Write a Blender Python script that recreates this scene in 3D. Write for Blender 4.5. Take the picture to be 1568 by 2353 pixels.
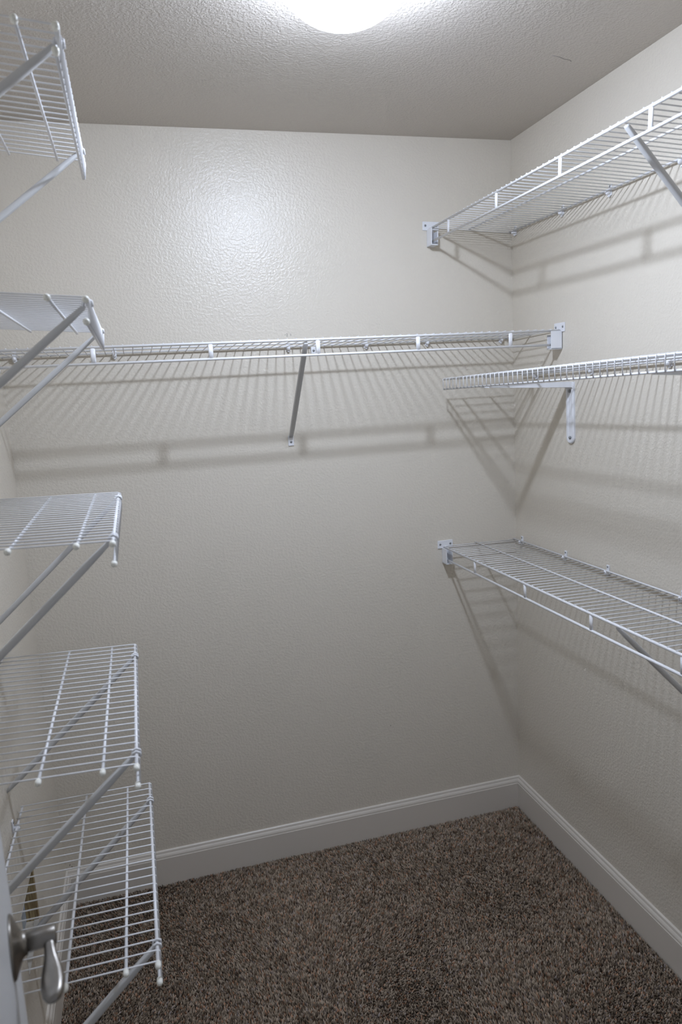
import bpy, bmesh, math, random
import numpy as np
from mathutils import Matrix, Vector
random.seed(4); rng = np.random.default_rng(7)
for o in list(bpy.data.objects): bpy.data.objects.remove(o)
S = bpy.context.scene
COL = S.collection

# ------------------------------------------------------------------ room dimensions (metres)
W = 1.6746          # room runs x = -W (left wall) .. 0 (right wall)
H = 2.44
YF = -2.26          # inner face of the doorway wall; back wall is y = 0

# ------------------------------------------------------------------ camera
def cam_matrix(a, b, c):
    Rz = Matrix(((math.cos(a), -math.sin(a), 0), (math.sin(a), math.cos(a), 0), (0, 0, 1)))
    Rx = Matrix(((1, 0, 0), (0, math.cos(b), -math.sin(b)), (0, math.sin(b), math.cos(b))))
    Ry = Matrix(((math.cos(c), 0, math.sin(c)), (0, 1, 0), (-math.sin(c), 0, math.cos(c))))
    R = Rz @ Rx @ Ry
    r, f, u = R.col[0], R.col[1], R.col[2]
    return Matrix(((r[0], u[0], -f[0], 0), (r[1], u[1], -f[1], 0), (r[2], u[2], -f[2], 0), (0, 0, 0, 1)))
cd = bpy.data.cameras.new('camera')
cam = bpy.data.objects.new('camera', cd); COL.objects.link(cam)
cam.matrix_world = Matrix.Translation((-1.31662, -2.38626, 1.65195)) @ cam_matrix(-0.267174, -0.169253, 0.053906)
cd.sensor_fit = 'VERTICAL'; cd.sensor_height = 36; cd.sensor_width = 24
cd.lens = 1686.05 / 2353 * 36
cd.clip_start = 0.01
cd.dof.use_dof = True; cd.dof.focus_distance = 2.2; cd.dof.aperture_fstop = 5.0
S.camera = cam

# ------------------------------------------------------------------ world, exposure
w = bpy.data.worlds.new('world'); S.world = w; w.use_nodes = True
w.node_tree.nodes['Background'].inputs[0].default_value = (0.78, 0.85, 1.0, 1)
w.node_tree.nodes['Background'].inputs[1].default_value = 0.30
S.view_settings.view_transform = 'Standard'; S.view_settings.look = 'None'
S.view_settings.gamma = 1; S.view_settings.use_curve_mapping = False
S.view_settings.exposure = 0.14
BULB_STRENGTH = 1620.0
DOME_STRENGTH = 13.0
LAMP_COLOR = (0.78, 0.885, 1.09, 1)
LAMP = (-0.855, -0.925)
BULB = (-0.800, -0.924, 2.384)

# ------------------------------------------------------------------ materials
def mat(name, color, rough=0.5, metal=0.0, spec=0.5):
    m = bpy.data.materials.new(name); m.use_nodes = True
    b = m.node_tree.nodes['Principled BSDF']
    b.inputs['Base Color'].default_value = (*color, 1); b.inputs['Roughness'].default_value = rough
    b.inputs['Metallic'].default_value = metal; b.inputs['Specular IOR Level'].default_value = spec
    return m
def N(m, t, **kw):
    n = m.node_tree.nodes.new(t)
    for k, v in kw.items(): setattr(n, k, v)
    return n
def L(m, a, b): m.node_tree.links.new(a, b)
def textured(name, color, rough, scale, dist, strength, lo=.42, hi=.62, fine=260, color_var=.03, spec=.5):
    """orange-peel / knock-down plaster: soft flattened blobs plus fine grain as relief"""
    m = mat(name, color, rough, 0, spec); b = m.node_tree.nodes['Principled BSDF']
    tc = N(m, 'ShaderNodeTexCoord')
    n1 = N(m, 'ShaderNodeTexNoise'); n1.inputs['Scale'].default_value = scale; n1.inputs['Detail'].default_value = 1.6
    n1.inputs['Roughness'].default_value = .55; n1.inputs['Distortion'].default_value = .15
    r1 = N(m, 'ShaderNodeMapRange'); r1.interpolation_type = 'SMOOTHSTEP'
    r1.inputs['From Min'].default_value = lo; r1.inputs['From Max'].default_value = hi
    n2 = N(m, 'ShaderNodeTexNoise'); n2.inputs['Scale'].default_value = fine; n2.inputs['Detail'].default_value = 2
    mx = N(m, 'ShaderNodeMath', operation='MULTIPLY_ADD'); mx.inputs[1].default_value = .35
    bp = N(m, 'ShaderNodeBump'); bp.inputs['Distance'].default_value = dist; bp.inputs['Strength'].default_value = strength
    for n in (n1, n2): L(m, tc.outputs['Object'], n.inputs['Vector'])
    L(m, n1.outputs['Fac'], r1.inputs['Value']); L(m, n2.outputs['Fac'], mx.inputs[0]); L(m, r1.outputs[0], mx.inputs[2])
    L(m, mx.outputs[0], bp.inputs['Height']); L(m, bp.outputs[0], b.inputs['Normal'])
    n3 = N(m, 'ShaderNodeTexNoise'); n3.inputs['Scale'].default_value = 1.7; n3.inputs['Detail'].default_value = 3
    L(m, tc.outputs['Object'], n3.inputs['Vector'])
    cm = N(m, 'ShaderNodeMixRGB'); cm.inputs[1].default_value = (*color, 1)
    cm.inputs[2].default_value = (color[0] * (1 - color_var), color[1] * (1 - color_var * 1.2), color[2] * (1 - color_var * 1.6), 1)
    L(m, n3.outputs['Fac'], cm.inputs[0]); L(m, cm.outputs[0], b.inputs['Base Color'])
    return m
M_wall = textured('wall_paint', (0.72, 0.665, 0.575), .33, 125, .0012, .36, lo=.34, hi=.68, fine=420)
M_ceil = textured('ceiling_paint', (0.63, 0.58, 0.52), .6, 165, .0015, .45, lo=.38, hi=.66)
M_trim = mat('trim_paint', (0.68, 0.63, 0.56), .38)
M_wire = mat('white_vinyl_wire', (0.83, 0.83, 0.845), .32)
M_brace = mat('painted_steel', (0.62, 0.62, 0.62), .35)
M_cap = mat('cream_plastic_cap', (0.86, 0.85, 0.78), .4)
M_clip = mat('white_plastic', (0.82, 0.825, 0.85), .35)
M_screw = mat('zinc_screw', (0.32, 0.33, 0.34), .35, .8)
M_door = mat('door_paint', (0.66, 0.66, 0.66), .4)
M_nickel = mat('satin_nickel', (0.27, 0.25, 0.225), .36, 1.0)
M_dark = mat('dark_gap', (0.03, 0.028, 0.025), .8)
M_pencil = mat('pencil_graphite', (0.12, 0.11, 0.11), .6)
M_box = mat('pale_blue_plastic', (0.42, 0.47, 0.54), .5)
M_rim = mat('drywall_core', (0.60, 0.57, 0.52), .9)
# raw stud wood
M_wood = mat('raw_stud_wood', (0.42, 0.31, 0.15), .7)
_b = M_wood.node_tree.nodes['Principled BSDF']; _tc = N(M_wood, 'ShaderNodeTexCoord'); _mp = N(M_wood, 'ShaderNodeMapping')
_mp.inputs['Scale'].default_value = (220, 220, 14); _n = N(M_wood, 'ShaderNodeTexNoise'); _n.inputs['Scale'].default_value = 1.0
_cr = N(M_wood, 'ShaderNodeValToRGB'); _cr.color_ramp.elements[0].position = .35; _cr.color_ramp.elements[1].position = .65
_cr.color_ramp.elements[0].color = (.20, .13, .06, 1); _cr.color_ramp.elements[1].color = (.50, .39, .20, 1)
L(M_wood, _tc.outputs['Object'], _mp.inputs[0]); L(M_wood, _mp.outputs[0], _n.inputs['Vector'])
L(M_wood, _n.outputs['Fac'], _cr.inputs[0]); L(M_wood, _cr.outputs[0], _b.inputs['Base Color'])
# carpet
M_pile = mat('carpet_yarn', (0.2, 0.15, 0.11), .95, 0, .1)
_a = N(M_pile, 'ShaderNodeAttribute'); _a.attribute_name = 'yarn'
L(M_pile, _a.outputs['Color'], M_pile.node_tree.nodes['Principled BSDF'].inputs['Base Color'])
M_back = mat('carpet_backing', (0.055, 0.04, 0.03), 1.0, 0, .05)
# lamp
M_glow = bpy.data.materials.new('lit_frosted_diffuser'); M_glow.use_nodes = True
_nt = M_glow.node_tree; _b = _nt.nodes['Principled BSDF']; _b.inputs['Base Color'].default_value = (.9, .9, .9, 1)
_b.inputs['Emission Color'].default_value = LAMP_COLOR; _b.inputs['Emission Strength'].default_value = DOME_STRENGTH
_t = N(M_glow, 'ShaderNodeBsdfTransparent'); _mx = N(M_glow, 'ShaderNodeMixShader'); _mx.inputs[0].default_value = .5
L(M_glow, _t.outputs[0], _mx.inputs[1]); L(M_glow, _b.outputs[0], _mx.inputs[2]); L(M_glow, _mx.outputs[0], _nt.nodes['Material Output'].inputs[0])
M_bulb = bpy.data.materials.new('lit_bulb'); M_bulb.use_nodes = True
_b = M_bulb.node_tree.nodes['Principled BSDF']; _b.inputs['Emission Color'].default_value = LAMP_COLOR; _b.inputs['Emission Strength'].default_value = BULB_STRENGTH

# ------------------------------------------------------------------ helpers
def link(name, me, m, parent=None, mw=None):
    o = bpy.data.objects.new(name, me); COL.objects.link(o)
    if m is not None and not me.materials: me.materials.append(m)
    if parent: o.parent = parent
    if mw is not None: o.matrix_local = mw
    return o
def tag(o, label=None, cat=None, group=None, kind=None):
    if label: o['label'] = label
    if cat: o['category'] = cat
    if group: o['group'] = group
    if kind: o['kind'] = kind
    return o
def finish(bm, name, smooth=True):
    bmesh.ops.recalc_face_normals(bm, faces=bm.faces)
    me = bpy.data.meshes.new(name); bm.to_mesh(me); bm.free()
    if smooth: me.polygons.foreach_set('use_smooth', [True] * len(me.polygons))
    return me
def add_tube(bm, pts, r, n=8, caps=True, ry=None):
    """tube through pts (list of 3-vectors), radius r (or elliptical r, ry)"""
    pts = [Vector(p) for p in pts]; rings = []
    t0 = (pts[1] - pts[0]).normalized()
    segs = [(b - a).normalized() for a, b in zip(pts, pts[1:])]
    ref = min((Vector((0, 0, 1)), Vector((1, 0, 0)), Vector((0, 1, 0))), key=lambda ax: round(max(abs(g.dot(ax)) for g in segs), 3))
    for i, p in enumerate(pts):
        if i == 0: t = pts[1] - pts[0]
        elif i == len(pts) - 1: t = pts[-1] - pts[-2]
        else: t = (pts[i + 1] - p).normalized() + (p - pts[i - 1]).normalized()
        t.normalize(); u = t.cross(ref)
        if u.length < 1e-4: u = t.cross(Vector((0, 1, 0)))
        u.normalize(); v = u.cross(t).normalized()
        rings.append([bm.verts.new(p + u * (r * math.cos(2 * math.pi * k / n)) + v * ((ry or r) * math.sin(2 * math.pi * k / n))) for k in range(n)])
    for a, b in zip(rings, rings[1:]):
        for k in range(n): bm.faces.new((a[k], a[(k + 1) % n], b[(k + 1) % n], b[k]))
    if caps:
        bm.faces.new(rings[0][::-1]); bm.faces.new(rings[-1])
def tube(pts, r, n=8, name='tube', ry=None):
    bm = bmesh.new(); add_tube(bm, pts, r, n, ry=ry); return finish(bm, name)
def add_box(bm, x0, x1, y0, y1, z0, z1, bev=0):
    b = bmesh.new()
    vs = [b.verts.new((x, y, z)) for x in (x0, x1) for y in (y0, y1) for z in (z0, z1)]
    for f in ((0, 1, 3, 2), (4, 6, 7, 5), (0, 4, 5, 1), (2, 3, 7, 6), (0, 2, 6, 4), (1, 5, 7, 3)): b.faces.new([vs[i] for i in f])
    if bev: bmesh.ops.bevel(b, geom=list(b.edges), offset=bev, segments=2, affect='EDGES', profile=.5)
    tmp = bpy.data.meshes.new('t'); b.to_mesh(tmp); b.free(); bm.from_mesh(tmp); bpy.data.meshes.remove(tmp)
def box(x0, x1, y0, y1, z0, z1, bev=0, name='box'):
    bm = bmesh.new(); add_box(bm, x0, x1, y0, y1, z0, z1, bev); return finish(bm, name, False)
def add_lathe(bm, prof, axis='z', n=32, c=(0, 0, 0)):
    """revolve (radius, height) profile; axis z or -y"""
    rings = []
    for r, h in prof:
        ring = []
        for k in range(n):
            a = 2 * math.pi * k / n
            p = (r * math.cos(a), r * math.sin(a), h) if axis == 'z' else ((r * math.cos(a), -h, r * math.sin(a)) if axis == 'y' else (h, r * math.cos(a), r * math.sin(a)))
            ring.append(bm.verts.new((p[0] + c[0], p[1] + c[1], p[2] + c[2])))
        rings.append(ring)
    for a, b in zip(rings, rings[1:]):
        for k in range(n): bm.faces.new((a[k], a[(k + 1) % n], b[(k + 1) % n], b[k]))
    bm.faces.new(rings[0][::-1]); bm.faces.new(rings[-1])
def lathe(prof, axis='z', n=32, c=(0, 0, 0), name='lathe'):
    bm = bmesh.new(); add_lathe(bm, prof, axis, n, c); return finish(bm, name)
def struct(name, me, m): return tag(link(name, me, m), kind='structure')
def empty(name, mw):
    o = bpy.data.objects.new(name, None); COL.objects.link(o); o.matrix_world = mw; o.empty_display_size = .05; return o

# ------------------------------------------------------------------ room shell
HX0, HX1, HZ0, HZ1 = -0.720, -0.512, 0.335, 0.490      # cut-out in the left wall: y range, z range
struct('wall_back', box(-W - .1, .1, 0, .1, -.03, H + .1), M_wall)
struct('wall_right', box(0, .1, YF - .115, 0, -.03, H + .1), M_wall)
bm = bmesh.new()
add_box(bm, -W - .1, -W, YF - .115, HX0, -.03, H + .1); add_box(bm, -W - .1, -W, HX1, 0, -.03, H + .1)
add_box(bm, -W - .1, -W, HX0, HX1, -.03, HZ0); add_box(bm, -W - .1, -W, HX0, HX1, HZ1, H + .1)
struct('wall_left', finish(bm, 'wall_left', False), M_wall)
DX0, DX1, DZ = -1.43, -0.655, 2.05                     # doorway
bm = bmesh.new()
add_box(bm, -W, DX0, YF - .115, YF, -.03, H + .1); add_box(bm, DX1, 0, YF - .115, YF, -.03, H + .1)
add_box(bm, DX0, DX1, YF - .115, YF, DZ, H + .1)
struct('wall_front', finish(bm, 'wall_front', False), M_wall)
struct('ceiling', box(-W - .1, .1, YF - .115, .1, H, H + .1), M_ceil)
struct('floor', box(-W - .1, .1, YF - .115, .1, -.05, -.008), M_back)

# carpet pile: leaning yarn tufts
def carpet():
    sp = .0046
    xs = np.arange(-W + .014, -.014, sp); ys = np.arange(YF + .01, -.013, sp)
    X, Y = np.meshgrid(xs, ys); X = X.ravel(); Y = Y.ravel(); n = len(X)
    X = X + rng.uniform(-.4, .4, n) * sp; Y = Y + rng.uniform(-.4, .4, n) * sp
    def field(k, seed):
        r = np.random.default_rng(seed); v = np.zeros(n)
        for i in range(6):
            a = r.uniform(0, 6.28); f = k * r.uniform(.6, 1.6); v += np.sin((X * np.cos(a) + Y * np.sin(a)) * f + r.uniform(0, 6.28))
        return v / 2.5
    ly = field(9, 1) * .002; lx = field(8, 2) * .002
    h = rng.uniform(.009, .0135, n); r0 = rng.uniform(.0024, .0036, n)
    base = -.009; verts = np.zeros((n, 5, 3), np.float32); ang = rng.uniform(0, 6.28, n)
    tx = X + lx + rng.normal(0, .0016, n); ty = Y + ly + rng.normal(0, .0016, n)
    for k in range(4):
        a = ang + k * math.pi / 2
        verts[:, k, 0] = X + r0 * np.cos(a); verts[:, k, 1] = Y + r0 * np.sin(a); verts[:, k, 2] = base + h * .35
    verts[:, 4, 0] = tx; verts[:, 4, 1] = ty; verts[:, 4, 2] = base + h
    verts[:, :, 0] = np.clip(verts[:, :, 0], -W + .0105, -.0105); verts[:, :, 1] = np.clip(verts[:, :, 1], YF, -.0105)
    idx = np.arange(n)[:, None, None] * 5; tri = np.array([[0, 1, 4], [1, 2, 4], [2, 3, 4], [3, 0, 4]])[None]
    F = (idx + tri).reshape(-1)
    me = bpy.data.meshes.new('carpet_pile')
    me.vertices.add(n * 5); me.vertices.foreach_set('co', verts.reshape(-1))
    nt = len(F) // 3; me.loops.add(nt * 3); me.loops.foreach_set('vertex_index', F.astype(np.int32))
    me.polygons.add(nt); me.polygons.foreach_set('loop_start', np.arange(0, nt * 3, 3, dtype=np.int32))
    me.polygons.foreach_set('loop_total', np.full(nt, 3, np.int32)); me.update(calc_edges=True)
    cell = (np.floor(X / .0085 + .5 * np.sin(Y * 300)).astype(int) * 7919 + np.floor(Y / .0085 + .5 * np.sin(X * 280)).astype(int) * 104729) % 9973
    cr = rng.random(9973)[cell]
    v = np.clip(.55 * rng.random(n) + .55 * cr + .05 * field(6, 5), 0, 1)
    dark = np.array([.034, .024, .017]); mid = np.array([.265, .200, .142]); light = np.array([.56, .455, .35])
    v3 = v[:, None]; c = np.where(v3 < .5, dark + (mid - dark) * (v3 / .5), mid + (light - mid) * ((v3 - .5) / .5))
    hue = rng.random(n); c[hue > .9] *= np.array([1.25, .9, .75]); c[hue < .07] *= np.array([.9, .95, 1.15])
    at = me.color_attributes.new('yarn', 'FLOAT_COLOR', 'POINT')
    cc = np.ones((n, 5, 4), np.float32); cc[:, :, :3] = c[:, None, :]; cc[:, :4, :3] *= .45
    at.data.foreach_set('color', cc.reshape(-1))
    return me
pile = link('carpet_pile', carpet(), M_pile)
tag(pile, 'speckled dark brown and tan cut pile carpet covering the whole floor', 'carpet', kind='stuff')

# baseboards: profile (offset from wall, height), mitred at the corners
PROF = [(0, -.008), (.014, -.008), (.014, .0945), (.0125, .0965), (.0125, .0985), (.0118, .103), (.0095, .1075), (.0070, .1105), (.0062, .1145), (.0055, .1175), (.003, .1195), (0, .1200)]
def baseboard(name, p0, p1, inward, m0=1, m1=1):
    p0, p1, q = Vector(p0), Vector(p1), Vector(inward); d = (p1 - p0).normalized(); bm = bmesh.new()
    A = [bm.verts.new(p0 + q * o + d * o * m0 + Vector((0, 0, z))) for o, z in PROF]
    B = [bm.verts.new(p1 + q * o - d * o * m1 + Vector((0, 0, z))) for o, z in PROF]
    for i in range(len(PROF) - 1): bm.faces.new((A[i], A[i + 1], B[i + 1], B[i]))
    bm.faces.new(A); bm.faces.new(B[::-1])
    return struct(name, finish(bm, name, False), M_trim)
baseboard('baseboard_back', (-W, 0, 0), (0, 0, 0), (0, -1, 0))
baseboard('baseboard_right', (0, 0, 0), (0, YF, 0), (-1, 0, 0))
baseboard('baseboard_left', (-W, YF, 0), (-W, 0, 0), (1, 0, 0))
baseboard('baseboard_front', (0, YF, 0), (DX1 + .06, YF, 0), (0, 1, 0), 1, 0)
# door casing and jamb
bm = bmesh.new()
for x0, x1 in ((DX0 - .057, DX0), (DX1, DX1 + .057)): add_box(bm, x0, x1, YF, YF + .014, 0, DZ + .057, .003)
add_box(bm, DX0, DX1, YF, YF + .014, DZ, DZ + .057, .003)
struct('trim_1', finish(bm, 'trim', False), M_trim)
bm = bmesh.new()
add_box(bm, DX0, DX0 + .012, YF - .115, YF, 0, DZ); add_box(bm, DX1 - .012, DX1, YF - .115, YF, 0, DZ); add_box(bm, DX0, DX1, YF - .115, YF, DZ - .012, DZ)
struct('trim_2', finish(bm, 'jamb', False), M_trim)

# ------------------------------------------------------------------ open door with lever handle
dd = Vector((-0.14278, 0.98975, 0)); hinge = Vector((-1.50659, -1.56841, 0)) - dd * .687
dm = Matrix.Translation(hinge) @ Matrix(((dd.x, -dd.y, 0, 0), (dd.y, dd.x, 0, 0), (0, 0, 1, 0), (0, 0, 0, 1)))
door = empty('door_1', dm); tag(door, kind='structure')
DW, DHt, TH = .762, 2.03, .035
def door_slab():
    bm = bmesh.new(); add_box(bm, .0, DW, .010, TH, .012, DHt)                     # core
    st = .105
    for x0, x1 in ((0, st), (DW - st, DW)): add_box(bm, x0, x1, 0, .010, .012, DHt)   # stiles
    for z0, z1 in ((.012, .22), (1.0, 1.15), (1.90, DHt)): add_box(bm, st, DW - st, 0, .010, z0, z1)
    return finish(bm, 'slab', False)
def raised_panel(z0, z1):
    st = .105; x0, x1 = st, DW - st; bm = bmesh.new()
    loops = []
    for ins, y in ((0, 0), (.006, .006), (.014, .0085), (.022, .0075), (.066, .0035), (.070, .0)):
        loops.append([bm.verts.new(p) for p in ((x0 + ins, y, z0 + ins), (x1 - ins, y, z0 + ins), (x1 - ins, y, z1 - ins), (x0 + ins, y, z1 - ins))])
    for a, b in zip(loops, loops[1:]):
        for k in range(4): bm.faces.new((a[k], a[(k + 1) % 4], b[(k + 1) % 4], b[k]))
    bm.faces.new(loops[-1]); return finish(bm, 'panel', False)
link('slab', door_slab(), M_door, door)
link('raised_panel', raised_panel(.22, 1.0), M_door, door); link('raised_panel', raised_panel(1.15, 1.90), M_door, door)
HXp, HZp = .687, 1.047
ros = [(.0345, 0), (.0348, .0015), (.0335, .0030), (.0300, .0045), (.0240, .0068), (.0185, .0092), (.0145, .0118), (.0128, .0142), (.0126, .0165)]
handle = link('lever_handle', lathe(ros, 'y', 48, (HXp, 0, HZp)), M_nickel, door); tag(handle, 'satin nickel lever handle with round flared rosette')
link('shank', lathe([(.0095, .016), (.0095, .0173), (.0108, .0180), (.0108, .0460), (.0100, .0475), (.006, .048)], 'y', 32, (HXp, 0, HZp)), M_nickel, handle)
def lever_mesh():
    bm = bmesh.new(); rings = []
    # distance toward hinge, y, z, half width (y), half height (z)
    secs = [(.002, -.048, -.002, .006, .006), (-.008, -.0485, -.003, .0065, .0065), (-.018, -.049, -.006, .0062, .0058), (-.028, -.050, -.010, .0072, .0056), (-.040, -.0515, -.014, .0100, .0060), (-.054, -.053, -.017, .0122, .0066),
            (-.068, -.054, -.019, .0128, .0068), (-.080, -.0545, -.020, .0114, .0064), (-.089, -.0545, -.020, .0080, .0052), (-.094, -.0545, -.020, .003, .0025)]
    n = 20
    secs = [(x * .84, -.040 + (-.002 - x) * .01, z, a_, b_ * .95) for x, y, z, a_, b_ in secs]
    for x, y, z, a, b in secs:
        ring = []
        for k in range(n):
            t = 2 * math.pi * k / n; cu = math.copysign(abs(math.cos(t)) ** .8, math.cos(t)) * a; cv = math.copysign(abs(math.sin(t)) ** .8, math.sin(t)) * b
            ang = math.radians(-16); ring.append(bm.verts.new((HXp + x, y + cu * math.cos(ang) - cv * math.sin(ang), HZp + z + cu * math.sin(ang) + cv * math.cos(ang))))
        rings.append(ring)
    for p, q in zip(rings, rings[1:]):
        for k in range(n): bm.faces.new((p[k], p[(k + 1) % n], q[(k + 1) % n], q[k]))
    bm.faces.new(rings[0][::-1]); bm.faces.new(rings[-1]); return finish(bm, 'lever')
link('lever', lever_mesh(), M_nickel, handle)

# ------------------------------------------------------------------ ceiling light
lt = empty('ceiling_light', Matrix.Translation((LAMP[0], LAMP[1], H)))
tag(lt, 'round flush ceiling light with glowing white dome diffuser', 'ceiling light')
link('base_pan', lathe([(.108, 0), (.110, -.003), (.110, -.012), (.106, -.014)], n=64), M_clip, lt)
bulb = lathe([(.012, .050), (.0125, .012), (.037, .004)] + [(.038 * math.cos(a), -.019 * math.sin(a)) for a in [i * math.pi / 2 / 9 for i in range(0, 9)]] + [(.002, -.019)], n=28, name='bulb')
bulb.materials.append(M_bulb); bulb.materials.append(M_clip)
for f in bulb.polygons:
    if f.center.z > .0005: f.material_index = 1      # opaque housing behind the downward-facing glow
link('led_bulb', bulb, None, lt, Matrix.Translation((BULB[0] - LAMP[0], BULB[1] - LAMP[1], BULB[2] - H)))
RL, DL = .120, .086
link('diffuser', lathe([(.102, -.010), (.114, -.013)] + [(RL * math.cos(a), -.026 - DL * math.sin(a)) for a in [i * math.pi / 2 / 14 for i in range(-1, 14)]] + [(.004, -.026 - DL)], n=64), M_glow, lt)

# ------------------------------------------------------------------ wire shelving (local: x along the wall, y out of the wall, z up)
SP = .0262; RF, RM, RW = .0036, .0028, .00145
YR = .011           # rear rod distance from wall
def wz(y, D):        # height of the deck wires of a hanging-rod shelf: under the back rods, over the front rod
    return -.0034 + (y - YR) / (D - YR) * (RF + RW - .0006 + .0034)
def wire_mesh(D, lip):
    z = RM + RW - .0006
    if lip: pts = [(0, YR - .004, z), (0, D - .003, z), (0, D + RF + .0006, z - .0025), (0, D + RF + .0008, -.006), (0, D + RF + .0004, -lip - .002)]
    else: pts = [(0, YR - .004, wz(YR, D)), (0, D - .004, RF + RW - .0006), (0, D + .0015, RF + RW - .0006)]
    return tube(pts, RW, 5, 'wire')
def cap_mesh():
    bm = bmesh.new(); prof = [(.0042, -.010)] + [(.0050, -.009), (.0052, -.002)] + [(.0052 * math.cos(a), .0052 * math.sin(a)) for a in [i * math.pi / 12 for i in range(0, 6)]]
    add_lathe(bm, prof, 'x', 12); return finish(bm, 'cap')
CAP = cap_mesh(); CAP.materials.append(M_cap)
def brace(shelf, x, D, h=.285, zt=-.004, hook=True):
    """sloping strut from front rod down to a screwed foot on the wall"""
    a = Vector((x, D - .004, zt)); b = Vector((x, .005, zt - h)); d = (b - a); Ln = d.length; d.normalize()
    bm = bmesh.new(); rings = []
    side = Vector((1, 0, 0)); up = d.cross(side).normalized()
    for s, wv, t in ((.0, .0052, .0034), (.004, .0066, .0040), (.03, .0070, .0050), (.06, .0076, .0060), (Ln * .5, .0078, .0064), (Ln - .05, .0078, .0062), (Ln - .02, .0070, .0046), (Ln - .002, .0064, .0028)):
        p = a + d * s; n = 12; ring = []
        for k in range(n):
            q = 2 * math.pi * k / n; c = math.copysign(abs(math.cos(q)) ** .5, math.cos(q)); e = math.copysign(abs(math.sin(q)) ** .5, math.sin(q))
            ring.append(bm.verts.new(p + side * (c * wv) + up * (e * t)))
        rings.append(ring)
    for p, q in zip(rings, rings[1:]):
        for k in range(12): bm.faces.new((p[k], p[(k + 1) % 12], q[(k + 1) % 12], q[k]))
    bm.faces.new(rings[0][::-1]); bm.faces.new(rings[-1])
    o = link('support_brace', finish(bm, 'brace'), M_brace, shelf)
    link('foot_plate', box(x - .0095, x + .0095, 0, .0035, zt - h - .028, zt - h + .006, .0015, 'foot'), M_clip, o)
    link('screw', lathe([(.0038, .003), (.0038, .0046), (.002, .0056)], 'y', 12, (0, 0, 0)), M_screw, o, Matrix.Translation((x, 0, zt - h - .015)) @ Matrix.Rotation(math.pi, 4, 'Z'))
    if not hook: return o
    bm = bmesh.new()
    for dx in (-.0065, .0045): add_tube(bm, [(x + dx, D - .0075, -.006), (x + dx, D - .006, .003), (x + dx, D, .0058), (x + dx, D + .006, .003), (x + dx, D + .0068, -.004)], .0022, 6)
    link('hook', finish(bm, 'hook'), M_clip, o)
    return o
_cm = {}
def clip(shelf, x):
    if 'c' not in _cm:
        bm = bmesh.new(); add_box(bm, -.0065, .0065, .0, .0035, -.014, .016, .001)
        b2 = bmesh.new(); bmesh.ops.create_icosphere(b2, subdivisions=2, radius=.0078, matrix=Matrix.Translation((0, .0095, -.0055)) @ Matrix.Diagonal((.85, 1.05, 1.0, 1)))
        tm = bpy.data.meshes.new('t'); b2.to_mesh(tm); b2.free(); bm.from_mesh(tm); bpy.data.meshes.remove(tm)
        add_box(bm, -.0035, .0035, .002, .0085, -.018, -.009, .002)
        _cm['c'] = finish(bm, 'clip', False); _cm['c'].materials.append(M_clip)
        _cm['s'] = lathe([(.0030, .003), (.0030, .0046), (.0015, .0052)], 'y', 10); _cm['s'].materials.append(M_screw)
    o = link('wall_clip', _cm['c'], None, shelf, Matrix.Translation((x, 0, 0)))
    link('screw', _cm['s'], None, o, Matrix.Translation((0, 0, .0105)) @ Matrix.Rotation(math.pi, 4, 'Z'))
def end_bracket(shelf, xw, s, D):
    """cradle on an end wall at x = xw, room on side s (+1: room towards +x)"""
    def bx(bm, a, b, *r): add_box(bm, min(xw + s * a, xw + s * b), max(xw + s * a, xw + s * b), *r)
    bm = bmesh.new(); zb = -.056
    bx(bm, 0, .040, D + .0055, D + .0085, zb, -.001, .0008)
    bx(bm, 0, .040, D - .0165, D - .0135, zb, -.012, .0008)
    bx(bm, 0, .040, D - .0165, D + .0085, zb - .001, zb + .003, .0008)
    bx(bm, 0, .0035, D - .034, D + .024, -.004, .024, .001)
    bx(bm, 0, .0030, D - .0165, D + .0085, zb, .0, .0008)
    o = link('end_bracket', finish(bm, 'end_bracket', False), M_clip, shelf)
    for y in (D + .015, D - .024):
        link('screw', lathe([(.0036, .003), (.0036, .0048), (.002, .0058)], 'x', 12), M_screw, o, Matrix.Translation((xw, y, .011)) @ (Matrix.Identity(4) if s > 0 else Matrix.Rotation(math.pi, 4, 'Z')))
def shelf(name, label, group, mw, x0, x1, D, kind, mids, wires_from=None, wires_to=None):
    """kind 'lip' (short wire lip, capped rods) or 'rod' (hanging rod under the front edge)"""
    t = empty(name, mw); tag(t, label, 'shelf', group)
    lip = .0319 if kind == 'lip' else 0
    rz = lambda y: wz(y, D) + RM + RW - .0006 if kind == 'rod' else 0
    r = link('rear_rod', tube([(x0, YR, rz(YR)), (x1, YR, rz(YR))], RM, 10, 'rod'), M_wire, t)
    for y in mids: link('middle_rod', tube([(x0, y, rz(y)), (x1, y, rz(y))], RM, 10, 'rod'), M_wire, t)
    link('front_rod', tube([(x0, D, 0), (x1, D, 0)], RF if kind == 'rod' else RF - .0004, 12, 'rod'), M_wire, t)
    low = .043 if kind == 'rod' else lip
    link('hang_rod' if kind == 'rod' else 'lip_rod', tube([(x0, D, -low), (x1, D, -low)], RF if kind == 'rod' else RM, 12, 'rod'), M_wire, t)
    wm = wire_mesh(D, lip); wm.materials.append(M_wire)
    a = wires_from if wires_from is not None else x0 + .004; b = wires_to if wires_to is not None else x1 - .004
    n = int(round((b - a) / SP))
    for i in range(n + 1): link('wire', wm, None, t, Matrix.Translation((a + (b - a) * i / n, 0, 0)))
    return t
def caps(t, x, s, D, mids, lip):
    R = Matrix.Identity(4) if s > 0 else Matrix.Rotation(math.pi, 4, 'Z')
    for y, z in [(YR, 0)] + [(m, 0) for m in mids] + [(D, 0), (D, -lip)]:
        link('end_cap', CAP, None, t, Matrix.Translation((x, y, z)) @ R)
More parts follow.
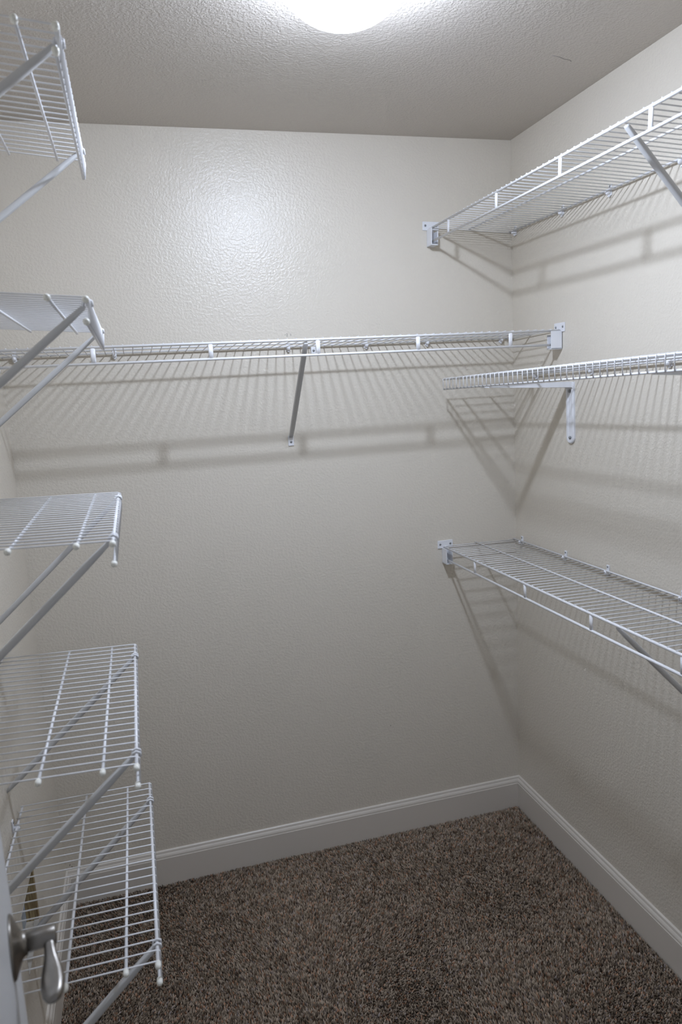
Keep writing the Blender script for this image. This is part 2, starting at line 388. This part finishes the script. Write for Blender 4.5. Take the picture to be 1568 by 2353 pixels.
def connector(t, x, D):
    if 'k' not in _cm:
        _cm['k'] = tube([(0, 0, .002), (0, 0, -.045)], .0028, 12, 'connector', ry=.0066); _cm['k'].materials.append(M_wire)
    link('connector', _cm['k'], None, t, Matrix.Translation((x, D, 0)))
def frame(origin, ex, out, slope=0., tilt=0.):
    """local x -> ex with slope dz/dx, local y -> out with tilt dz/dy"""
    ex = (Vector(ex) + Vector((0, 0, slope))).normalized(); ey = (Vector(out) + Vector((0, 0, tilt))).normalized(); ez = ex.cross(ey).normalized()
    ey = ez.cross(ex)
    return Matrix.Translation(origin) @ Matrix(((ex.x, ey.x, ez.x, 0), (ex.y, ey.y, ez.y, 0), (ex.z, ey.z, ez.z, 0), (0, 0, 0, 1)))

# five short shelves on the left wall: local x runs toward the doorway (-y world)
GL = 'short wire shelves stacked on the left wall'
left = [(2.1924, -.0313, 'topmost short white wire shelf on left wall, seen from below near the ceiling'),
        (1.8190, -.0221, 'second short white wire shelf from the top on left wall, just above eye level'),
        (1.4398, -.0082, 'middle short white wire shelf on left wall, with closely foreshortened wires seen from above'),
        (1.0683, -.0100, 'fourth short white wire shelf down on left wall, above the lowest one'),
        (0.6937, -.0013, 'lowest short white wire shelf on left wall, behind the door handle above the carpet')]
Y0, Y1 = -.5962, -1.2211
for i, (z, bl, lab) in enumerate(left):
    D = .309; mids = [D - .150, D - .0529]
    # fitted height is z at the wall, z + bl at the front edge
    t = shelf('wire_shelf', lab, GL, frame((-W, Y0, z), (0, -1, 0), (1, 0, 0), 0, bl / D), 0, Y0 - Y1, D, 'lip', mids, .006, Y0 - Y1 - .006)
    caps(t, Y0 - Y1 + .002, 1, D, mids, .0319)
    brace(t, Y0 - (-.680) , D); brace(t, Y0 - (-1.170), D)
    clip(t, .085); clip(t, .42)

# three long shelves on the right wall: local x runs toward the back wall (+y world)
GR = 'long wire shelves on the right wall'
XE = 2.10
def right_shelf(z, a, b, D, kind, yend, label, mids):
    # origin at y = -XE ; height along y is z + a*y at the wall, plus b at the front edge
    return shelf('wire_shelf', label, GR, frame((0, -XE, z - a * XE), (0, 1, 0), (-1, 0, 0), a, b / D), 0, XE + yend, D, kind, mids)
u = right_shelf(2.1425, .0037, .0091, .307, 'rod', -.004, 'long white wire shelf with hanging rod high on right wall, below the ceiling', [.162])
for y in (-.156, -.474, -.787, -1.100, -1.414, -1.728): connector(u, XE + y, .307)
for y in (-.028, -.316, -.549, -.829, -1.12, -1.42): clip(u, XE + y)
end_bracket(u, XE, -1, .307); brace(u, XE - 1.02, .307, zt=-.0075, hook=False)
lo = right_shelf(1.0666, -.0090, -.0013, .288, 'rod', -.004, 'long white wire shelf with hanging rod low on right wall, seen from above', [.165])
for y in (-.249, -.570, -.887, -1.20, -1.515, -1.83): connector(lo, XE + y, .288)
for y in (-.050, -.331, -.554, -.866, -1.16, -1.45): clip(lo, XE + y)
end_bracket(lo, XE, -1, .288); brace(lo, XE - .985, .288, zt=-.0075, hook=False)
md = right_shelf(1.6543, -.0214, .0001, .305, 'lip', -.0804, 'long white wire shelf with short wire lip at eye level on right wall', [.155, .252])
for y in (-.16, -.47, -.80, -1.15, -1.5): clip(md, XE + y)
caps(md, XE - .0804 - .001, 1, .305, [], 0) if False else None
def shelf_bracket(t, x):
    """stamped bracket: vertical leg on the wall, arm under the shelf"""
    wl = .0205; zt = -.034; bm = bmesh.new()
    prof = []
    for z in (zt, zt - .03, zt - .1, zt - .17): prof.append((z, wl))
    for k in range(1, 7):
        a = k * math.pi / 12; prof.append((zt - .17 - wl * math.sin(a), wl * math.cos(a) + .0004))
    L_ = []
    for y, f in ((0, 1.), (.005, 1.), (.0075, .86), (.0075, .5), (.0045, .36)):
        L_.append([[bm.verts.new((x + s * wv * f, y, z if z > zt - .17 else zt - .17 + (z - zt + .17) * f)) for z, wv in prof] for s in (-1, 1)])
    for A, B in zip(L_, L_[1:]):
        for s in (0, 1):
            for k in range(len(prof) - 1): bm.faces.new((A[s][k], A[s][k + 1], B[s][k + 1], B[s][k]))
        bm.faces.new((A[0][-1], A[1][-1], B[1][-1], B[0][-1])); bm.faces.new((A[0][0], A[1][0], B[1][0], B[0][0]))
    for k in range(len(prof) - 1): bm.faces.new((L_[-1][0][k], L_[-1][0][k + 1], L_[-1][1][k + 1], L_[-1][1][k]))
    o = link('shelf_bracket', finish(bm, 'leg', False), M_clip, t)
    bm = bmesh.new(); rings = []
    for y, z, wv, th in ((.002, zt - .030, .0205, .003), (.0055, zt - .016, .0205, .006), (.012, zt - .008, .019, .0085), (.03, zt - .007, .017, .0085), (.15, zt - .004, .013, .0065), (.27, zt - .001, .009, .0035), (.305, zt - .0, .007, .0025)):
        rings.append([bm.verts.new(p) for p in ((x - wv, y, z - th), (x + wv, y, z - th), (x + wv, y, z + th), (x - wv, y, z + th))])
    for A, B in zip(rings, rings[1:]):
        for k in range(4): bm.faces.new((A[k], A[(k + 1) % 4], B[(k + 1) % 4], B[k]))
    bm.faces.new(rings[0]); bm.faces.new(rings[-1][::-1])
    link('arm', finish(bm, 'arm', False), M_clip, o)
    for z in (zt - .028, zt - .172):
        link('screw', lathe([(.0050, .004), (.0050, .0085), (.003, .0100)], 'y', 12), M_screw, o, Matrix.Translation((x, 0, z)) @ Matrix.Rotation(math.pi, 4, 'Z'))
shelf_bracket(md, XE - .357); shelf_bracket(md, XE - 1.12)

# long shelf across the back wall: local x runs toward -x world
bk = shelf('wire_shelf', 'long white wire shelf with hanging rod spanning the back wall', 'long wire shelf on the back wall',
           frame((0, 0, 1.7878), (-1, 0, 0), (0, -1, 0), -.0062 * 0, 0), .004, W - .004, .303, 'rod', [.1218])
bk.matrix_world = frame((0, 0, 1.7878), (-1, 0, 0), (0, -1, 0), 0, -.0000)
for x in (.176, .481, .788, 1.093, 1.402): connector(bk, x, .303)
for x in (.051, .329, .547, .812, 1.352, 1.635): clip(bk, x)
end_bracket(bk, 0, 1, .303); end_bracket(bk, W, -1, .303); brace(bk, .822, .303, zt=-.0075, hook=False)
# anchor clip turned outward beside the brace
ac = link('anchor_clip', box(.722, .738, 0, .012, -.026, -.004, .002, 'anchor'), M_clip, bk)
link('screw', lathe([(.004, .011), (.004, .0135), (.002, .0145)], 'y', 12), M_screw, ac, Matrix.Translation((.730, 0, -.016)) @ Matrix.Rotation(math.pi, 4, 'Z'))

# ------------------------------------------------------------------ cut-out in left wall with bare stud
cu = empty('wall_opening', Matrix.Translation((-W, HX1, HZ0)))
tag(cu, 'small rectangular cut-out low in left wall showing bare wood stud and pale plate', 'wall opening')
hw, hh = HX1 - HX0, HZ1 - HZ0
link('stud', box(-.075, -.001, -.011, -.0005, .0005, hh - .0005, 0, 'stud'), M_wood, cu)
link('back_plate', box(-.080, -.076, -hw + .001, -.0005, .001, hh - .001, 0, 'plate'), M_box, cu)
link('box_side', box(-.078, -.030, -.060, -.012, .004, hh - .010, .001, 'side'), M_box, cu)
bm = bmesh.new()
add_box(bm, -.012, .0006, -hw + .0002, -hw + .0025, .0, hh); add_box(bm, -.012, .0006, -hw, 0, hh - .0022, hh - .0002); add_box(bm, -.012, .0006, -hw, 0, .0002, .0022)
link('cut_edge', finish(bm, 'cut_edge', False), M_rim, cu)

# ------------------------------------------------------------------ small marks
def strokes(name, paths, r, m, mw, label, cat):
    bm = bmesh.new()
    for p in paths: add_tube(bm, p, r, 5)
    return tag(link(name, finish(bm, name), m, None, mw), label, cat)
k = .0024
two = [(-2 * k, -.0003, 1.2 * k), (-1.3 * k, -.0003, 2 * k), (-.4 * k, -.0003, 1.4 * k), (-.8 * k, -.0003, 0), (-2 * k, -.0003, -1.4 * k), (0, -.0003, -1.5 * k)]
one = [(3.9 * k, -.0003, 1.7 * k), (4.2 * k, -.0003, -1.2 * k)]
strokes('pencil_mark', [two, one, [(-4 * k, -.0003, .2 * k), (-3 * k, -.0003, .4 * k)]], .0005, M_pencil, Matrix.Translation((-.8095, 0, 1.8245)), 'tiny pencilled numerals on back wall above the long shelf', 'pencil mark')
strokes('scuff_mark', [[(0, -.0003, 0), (.003, -.0003, .004), (.002, -.0003, .007)], [(.006, -.0003, -.003), (.010, -.0003, -.006)]], .0007, M_pencil, Matrix.Translation((-W + .012, 0, .134)), 'tiny dark scuff in back left corner above the baseboard', 'scuff')
strokes('wall_nick', [[(0, -.0002, 0), (.002, -.0002, .0035)]], .0008, M_pencil, Matrix.Translation((-.52, 0, .42)), 'tiny dark nick low on the bare back wall', 'nick')
strokes('ceiling_scratch', [[(-.2195, -.6145, H), (-.195, -.608, H), (-.178, -.600, H), (-.158, -.596, H), (-.150, -.590, H)]], .0011, mat('scratch_grey', (.33, .30, .27), .7), Matrix.Identity(4), 'faint thin grey scratch on ceiling near right wall', 'scratch')
